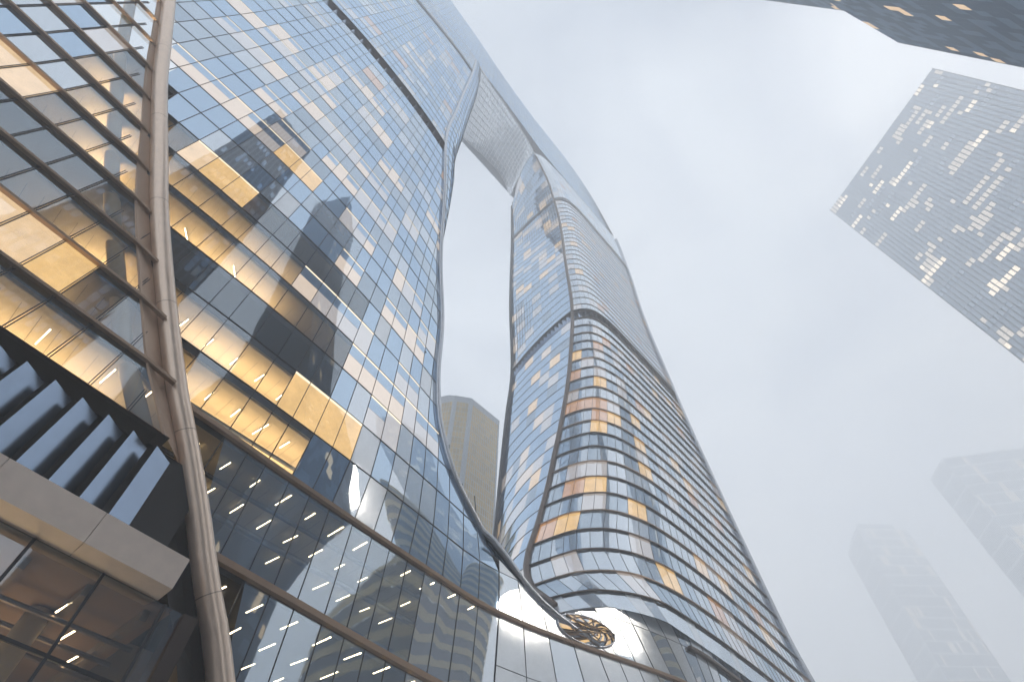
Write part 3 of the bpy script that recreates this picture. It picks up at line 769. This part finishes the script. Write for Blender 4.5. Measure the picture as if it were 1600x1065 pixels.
n1, n2 = 24, 12
sof = [[fr_(u) * (1 - v) + bk_(u) * v + np.array((0, 0, 5 * math.sin(math.pi * v))) for v in np.linspace(0, 1, n2)] for u in np.linspace(0, 1, n1)]
for i in range(n1 - 1):
    for j in range(n2 - 1):
        add_pane([P(*sof[i][j + 1]), P(*sof[i + 1][j + 1]), P(*sof[i + 1][j]), P(*sof[i][j])], 'pearl', None)
wl = MB()
for i in range(n1):
    wl.tube([P(*(p - np.array((0, 0, .1)))) for p in sof[i]], .26, 'whitesteel', 5)
for j in range(n2):
    wl.tube([P(*(sof[i][j] - np.array((0, 0, .1)))) for i in range(n1)], .26, 'whitesteel', 5)
wl.build('soffit_grid', tower)

# panes: the hundred that show largest are parts, the rest one part
LARGE.sort(key=lambda t: t[0])
for key, c, m, nr in LARGE[:100]:
    b = MB(); b.quad(*c, m)
    if nr is not None: b.nrm[0] = nr
    o = b.build('window_pane', tower)
    if m == 'lit': o['label'] = 'window pane glowing amber'
    elif m == 'litpale': o['label'] = 'window pane glowing pale gold'
    elif m in ('blind', 'paleblind'): o['label'] = 'window pane with a drawn, glowing pale blind'
for key, c, m, nr in LARGE[100:]:
    if nr is not None: REST.nrm[len(REST.f)] = nr
    REST.quad(*c, m)
REST.build('window_glazing', tower, kind='stuff')
FRAME.build('window_frame', tower, kind='stuff')

# ---- strip lamps on the ceilings, plus added unseen fill lights
rlamp = random.Random(5)
lamp_me = None
def strip_light(s, n, z, ang, length, where, grp):
    global lamp_me
    if lamp_me is None:
        b = MB(); b.box(-.5, .5, -.035, .035, -.05, 0, 'lamp'); b.box(-.5, .5, -.05, .05, .004, .05, 'frame')
        lamp_me = bpy.data.meshes.new('strip_light')
        lamp_me.from_pydata([tuple(v) for v in b.v], [], b.f)
        for mm in b.mats: lamp_me.materials.append(M[mm])
        lamp_me.polygons.foreach_set('material_index', b.mi)
    o = bpy.data.objects.new('strip_light', lamp_me); C.objects.link(o)
    w = Matrix.Translation(ORG) @ Matrix.Rotation(TH, 4, 'Z') @ Vector(P(s, n, z))
    o.location = w; o.rotation_euler = (0, 0, TH + R(ang)); o.scale = (length, 1, 1)
    o['label'] = where; o['category'] = 'ceiling light'; o['group'] = grp
def room_fill(s, n, z, sx, sy, e):  # unseen upward area light, added to brighten the ceiling; no fixture
    l = bpy.data.lights.new('ceiling_fill', 'AREA'); l.shape = 'RECTANGLE'; l.size = sx; l.size_y = sy; l.energy = e; l.color = (1, .74, .40)
    o = bpy.data.objects.new('ceiling_fill', l); C.objects.link(o)
    o.location = Matrix.Translation(ORG) @ Matrix.Rotation(TH, 4, 'Z') @ Vector(P(s, n, z)); o.rotation_euler = (math.pi, 0, TH)
def storey_lamps(k, s0, s1, step, ang, where, e, nrow=2):
    z = lk(k) - .75 if k < 90 else k - 90
    x = s0
    while x < s1:
        for r in range(nrow):
            if rlamp.random() < .22: continue
            strip_light(x + r * .7, -1.9 - r * 3.6 - (0 if k < 90 else 0), z, ang + rlamp.uniform(-3, 3), rlamp.choice((1.2, 1.7, 1.9)), where, 'strip lights on the office ceilings')
        x += step
    if e: room_fill((s0 + s1) / 2, -5.2, z - 1.9, s1 - s0, 7, e)
storey_lamps(8, 18, 30, 2.45, 49, 'warm strip light on the tan ceiling of the upper lit storey right of the tube', 850, 1)
storey_lamps(7, 14, 30, 99, 49, 'warm strip light on the tan ceiling just above the upper lit storey', 720, 1)
storey_lamps(10, 25, 36, 2.4, 95, 'warm white strip light on the tan ceiling above the orange lit storey', 800, 1)
storey_lamps(11, 27.5, 40, 2.3, 95, 'warm strip light on the orange lit ceiling over the upper bronze band', 850, 1)
storey_lamps(12, 31, 60, 2.5, 95, 'warm white strip light seen through dark glass under the upper bronze band', 0, 3)
storey_lamps(13, 37, 60, 2.7, 95, 'warm white strip light seen through dark glass under the lower bronze band', 0, 3)
for x in (12, 16, 20, 24, 26.4):
    strip_light(x, .2, 23.3 - .75 + 4.5 - .3, 95, 1.8, 'warm white strip light on the lit ceiling above the blue louvre blades', 'strip lights above the louvres')
room_fill(12, -3.5, 25.2, 26, 6, 1200); room_fill(8, -3.5, 30, 20, 6, 600); room_fill(2, -3.5, 39.5, 20, 6, 200)  # added fills for the storeys left of the tube
for i, x in enumerate((11, 16, 21, 25.5, 30)):
    for r in range(3):
        strip_light(x + r * 1.3, -.6 - r * 2.6, 14.6, 95, 1.7, 'warm white strip light on the dark lobby ceiling under the champagne beam', 'strip lights in the lobby')
room_fill(22, -5, 9, 20, 6, 520)  # added unseen fill for the lobby
for kk in range(1, 11): room_fill(sT(lk(kk) - 2) - 4.6, -2.8, lk(kk) - 3.4, 2.5, 2, 260)  # added unseen fills that brighten the slanted column

# ================================================================== OTHER BUILDINGS
def prism(parent, pts, z0, z1, m, name, cap='roof'):
    b = MB(); n = len(pts)
    for i in range(n):
        a, c = pts[i], pts[(i + 1) % n]; b.quad((*a, z0), (*c, z0), (*c, z1), (*a, z1), m)
    b.poly([(*p, z1) for p in pts], cap); return b.build(name, parent)
def az(a, d): return np.array((math.sin(R(a)) * d, math.cos(R(a)) * d))
def loc(parent_loc, p): return (p[0] - parent_loc[0], p[1] - parent_loc[1])
def facade(parent, a, c, z0, z1, fh, mod, kinds, frame_m, fin_v, fin_h, name='facade', out_=1, seed=1, runs_=(1, 1, 2, 3)):
    """glazed face between plan points a->c: panes of random kinds, vertical fins and floor lines, real depth"""
    rr = random.Random(seed); a = np.array(a); c = np.array(c); L = np.linalg.norm(c - a); t = (c - a) / L; o = np.array((t[1], -t[0], 0)) * out_
    nc = max(1, int(round(L / mod))); nf = max(1, int(round((z1 - z0) / fh))); g = MB(); f = MB()
    for j in range(nf):
        za, zb = z0 + (z1 - z0) * j / nf, z0 + (z1 - z0) * (j + 1) / nf; i = 0
        while i < nc:
            run = rr.choice(runs_); m = rr.choices([x for x, w in kinds], [w for x, w in kinds])[0]
            for _ in range(run):
                if i >= nc: break
                p = a + t * L * i / nc; q = a + t * L * (i + 1) / nc; i += 1
                d = o * (.06 + rr.uniform(-.01, .01))
                g.quad(np.array((*p, za)) + d, np.array((*q, za)) + d, np.array((*q, zb)) + d, np.array((*p, zb)) + d, m)
        if fin_h: f.bar((*a, zb), (*c, zb), (0, 0, 1), o, fin_h[0], .03, fin_h[1], frame_m)
    if fin_v:
        for i in range(nc + 1):
            p = a + t * L * i / nc; f.bar((*p, z0), (*p, z1), (*t, 0), o, fin_v[0], .03, fin_v[1], frame_m)
    g.build(name + '_glass', parent); f.build(name + '_fins', parent)

M['gold'] = pane_mat('gold_glass', 'opaque', (.58, .40, .14), .08, tint=(1, .86, .6), edge=.3)
M['golddim'] = pane_mat('dim_gold_glass', 'opaque', (.46, .33, .14), .08, tint=(1, .86, .6), edge=.3)
M['palestone'] = stone('pale_stone', (.48, .50, .53))
M['navy'] = pane_mat('navy_glass', 'opaque', (.042, .060, .088), .02, tint=(.7, .85, 1), edge=.12)
M['navylit'] = pane_mat('navy_lit_glass', 'opaque', (1.0, .66, .34), .10, emit=.55)
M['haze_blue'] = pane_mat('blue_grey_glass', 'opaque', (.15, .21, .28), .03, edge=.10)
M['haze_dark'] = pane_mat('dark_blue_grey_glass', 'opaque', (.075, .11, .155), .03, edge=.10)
M['haze_lit'] = pane_mat('amber_lit_glass', 'opaque', (1.0, .70, .42), .05, emit=.55, edge=.1)
M['bluerib'] = stone('blue_rib', (.10, .145, .20), .7)
M['navygrey'] = pane_mat('navy_grey_glass', 'opaque', (.075, .095, .12), .03, edge=.12)
M['palefin'] = stone('pale_blue_fin', (.26, .33, .41), .7)
M['whitefin'] = metal('white_fin', (.62, .66, .70), .35, .4)
M['darkfin'] = metal('dark_fin', (.05, .07, .09), .4, .4)
M['mist'] = pane_mat('steel_blue_glass', 'opaque', (.16, .235, .32), .36)
M['mistlit'] = pane_mat('white_lit_glass', 'opaque', (1.0, .86, .68), .10, emit=1.25)
M['mistwarm'] = pane_mat('warm_lit_glass', 'opaque', (1.0, .88, .74), .16, emit=.70)

# gold tower in the gap
D0 = 170; zg = 1.162 * D0 + EYE
G1, G2, G0, G00 = az(-6.2, D0), az(-1.6, D0 * 1.076), az(-8.9, D0 * .997), az(-12.5, D0 * 1.03)
gl = (G1[0], G1[1] + 14, 0)
gold = empty('gold_tower', gl, 0, 'gold gridded tower with pale corner strips in the gap between the glass halves', 'tower')
G3 = G2 + np.array((-14, 22)); G4 = G00 + np.array((0, 24))
gp = [loc(gl, p) for p in (G1, G2, G3, G4, G00, G0)]
prism(gold, gp, 0, zg, 'palestone', 'tower_body')
def ins(a, c, e): a = np.array(a); c = np.array(c); t = (c - a) / np.linalg.norm(c - a); return a + t * e, c - t * e
for (i, j, e, sd) in ((0, 1, 1.0, 1), (5, 0, 1.2, 2), (4, 5, .8, 3)):
    a, c = ins(gp[i], gp[j], e)
    for z0, z1 in ((0, 118), (123, zg - 4)):
        facade(gold, a, c, z0, z1, 3.3, 1.25, (('gold', 5), ('golddim', 3)), 'palestone', (.16, .16), (.22, .14), 'gold_facade', 1, sd)
pc = [np.array(p) for p in gp]; cen = sum(pc) / 6
prism(gold, [tuple(cen + (p - cen) * .62 + np.array((-5, 2))) for p in pc], zg, zg + 9, 'palestone', 'penthouse')

# hazy tower at right
D1 = 315; zr = 1.437 * D1 + EYE
A0, A1 = az(58.5, D1 * 1.007), az(79.8, D1 * .992)
rl = ((A0[0] + A1[0]) / 2, (A0[1] + A1[1]) / 2, 0)
rt = empty('office_tower', rl, 0, 'broad steel blue office tower with horizontal runs of bright windows at right', 'tower')
tv = (A1 - A0) / np.linalg.norm(A1 - A0); ov = np.array((-tv[1], tv[0]));  ov = ov if ov @ rl[:2] > 0 else -ov
rp_ = [loc(rl, p) for p in (A0, A1, A1 + ov * 44, A0 + ov * 44)]
prism(rt, rp_, 0, zr - .5, 'mist', 'tower_body')
facade(rt, rp_[0], rp_[1], 0, zr, 4.4, 2.8, (('mist', 24), ('mistwarm', 3.2), ('mistlit', .9), ('slate', 2)), 'darkfin', (.62, .7), (.16, .08), 'front', 1, 5, (1, 1, 2, 3, 4, 7))
facade(rt, rp_[3], rp_[0], 0, zr - 6, 4.4, 3.0, (('mist', 10), ('grey', 2), ('mistlit', .5)), 'darkfin', (.3, .4), (.12, .07), 'side', 1, 6)

# dark tower at the upper right corner, close by
u = az(68, 1.0); v = np.array((u[1], -u[0])); Q = az(82, 100.0)
tl = (Q[0], Q[1], 0)
dk = empty('dark_tower', tl, 0, 'dark navy tower with thin pale fins and scattered amber windows, top right corner', 'tower')
q = lambda a, b_: tuple(-u * a + v * b_)
prism(dk, [q(0, 0), q(36, 0), q(36, 42), q(0, 42)], 0, 1.65 * 100, 'navy', 'lower_block')
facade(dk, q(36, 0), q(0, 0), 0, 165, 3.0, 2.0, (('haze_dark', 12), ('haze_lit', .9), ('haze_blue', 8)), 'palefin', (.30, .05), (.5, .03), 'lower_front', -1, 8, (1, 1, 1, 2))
facade(dk, q(0, 0), q(0, 42), 0, 165, 4.2, 2.1, (('navy', 12), ('navylit', .8), ('slate', 3)), 'darkfin', (.2, .3), (.5, .12), 'lower_side', -1, 9)
prism(dk, [q(10, 2.5), q(36, 2.5), q(36, 40), q(10, 40)], 165, 345, 'navy', 'upper_block')
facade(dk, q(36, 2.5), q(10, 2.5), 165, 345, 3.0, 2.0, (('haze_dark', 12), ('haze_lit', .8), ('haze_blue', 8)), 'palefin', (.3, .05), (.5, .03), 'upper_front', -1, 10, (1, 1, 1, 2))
facade(dk, q(10, 2.5), q(10, 40), 165, 345, 4.2, 2.1, (('navy', 12), ('slate', 3)), 'darkfin', (.2, .3), (.5, .12), 'upper_side', -1, 11)

# two towers almost lost in the haze
def far_tower(name, label, azs, D, ztan, base, seed, crown):
    a0, a1, a2 = azs
    d0, d1, d2 = D
    p0, p1, p2 = az(a0, d0), az(a1, d1), az(a2, d2); p3 = p0 + p2 - p1
    L = (p1[0], p1[1], 0); t = empty(name, L, 0, label, 'tower'); pp = [loc(L, p) for p in (p0, p1, p2, p3)]
    z = ztan * d1 + EYE
    prism(t, pp, 0, z, 'mist', 'tower_body')
    facade(t, pp[0], pp[1], 0, z, 22, 2.2, (('mist', 6), ('grey', 1)), 'whitefin', (.5, .5), (2.2, .3), 'left_face', 1, seed)
    facade(t, pp[1], pp[2], 0, z, 14, 2.2, (('mist', 6), ('mistwarm', 1.0)), 'whitefin', (.5, .5), (1.6, .3), 'right_face', 1, seed + 1)
    if crown:
        c = [np.array(p) for p in pp]; cc = sum(c) / 4
        prism(t, [tuple(cc + (p - cc) * .72) for p in c], z, z + crown, 'mist', 'crown')
    return t
far_tower('far_tower', 'narrow pale tower with a set back crown almost lost in haze, bottom right', (35.6, 37.6, 41.3), (850, 800, 842), .605, 0, 21, 15)
far_tower('far_tower', 'pale tower with stepped bands of lit windows fading into haze at the right edge', (45.6, 47.6, 58), (744, 715, 830), .662, 0, 31, 0)

# towers behind the camera, seen as reflections in the glass
def wpt(s, n): w = Matrix.Translation(ORG) @ Matrix.Rotation(TH, 4, 'Z') @ Vector((s, -n, 0)); return np.array((w.x, w.y))
def refl_tower(name, label, s0, s1, n0, n1, h, kinds, fins, seed):
    c = wpt((s0 + s1) / 2, n0); L = (c[0], c[1], 0); t = empty(name, L, 0, label, 'tower')
    pp = [loc(L, wpt(*p)) for p in ((s1, n0), (s0, n0), (s0, n1), (s1, n1))]
    prism(t, pp, 0, h, 'navy', 'tower_body')
    facade(t, pp[0], pp[1], 0, h, 4.2, 1.9, kinds, fins[0], fins[1], fins[2], 'front', 1, seed)
    facade(t, pp[3], pp[0], 0, h, 4.2, 1.9, kinds, fins[0], fins[1], fins[2], 'side', 1, seed + 1)
    return t
refl_tower('navy_tower', 'tall dark navy tower mirrored in the middle of the left glass facade', 0, 24, 58, 92, 240, (('navy', 12), ('slate', 3), ('navylit', .25)), ('bluerib', (.55, .35), (.3, .15)), 41)
refl_tower('black_tower', 'lower black tower mirrored in the glass on both sides of the tube', -14, 8, 72, 104, 112, (('navy', 12), ('slate', 1), ('navylit', .3)), ('bluerib', (.4, .2), (.4, .15)), 51)
cR = wpt(196, 149); rb = empty('round_tower', (cR[0], cR[1], 0), 0, 'round tower with pale and dark storey bands mirrored low in the left facade', 'tower')
b = MB(); nn_ = 40
for j in range(22):
    z0, z1 = j * 8.2, j * 8.2 + 8.2
    for i in range(nn_):
        a0, a1 = 2 * math.pi * i / nn_, 2 * math.pi * (i + 1) / nn_
        for (r0, za, zb, m) in ((27, z0, z0 + 4.9, 'navy'), (27.8, z0 + 4.9, z1, 'golddim')):
            b.quad((r0 * math.cos(a0), r0 * math.sin(a0), za), (r0 * math.cos(a1), r0 * math.sin(a1), za), (r0 * math.cos(a1), r0 * math.sin(a1), zb), (r0 * math.cos(a0), r0 * math.sin(a0), zb), m)
b.poly([(27 * math.cos(2 * math.pi * i / nn_), 27 * math.sin(2 * math.pi * i / nn_), 180.4) for i in range(nn_)], 'roof')
b.build('banded_shaft', rb)

# ================================================================== HAZE
hz = MB(); hz.box(-700, 1100, -500, 1300, -2.5, 520, 'roof'); ho = hz.build('haze', kind='stuff')
hm, t = mat('haze_air'); o = N(t, 'ShaderNodeOutputMaterial'); pv = N(t, 'ShaderNodeVolumePrincipled')
pv.inputs['Color'].default_value = (.985, .99, .997, 1); pv.inputs['Density'].default_value = .0026; pv.inputs['Anisotropy'].default_value = .2
t.links.new(pv.outputs[0], o.inputs['Volume']); ho.data.materials.clear(); ho.data.materials.append(hm)
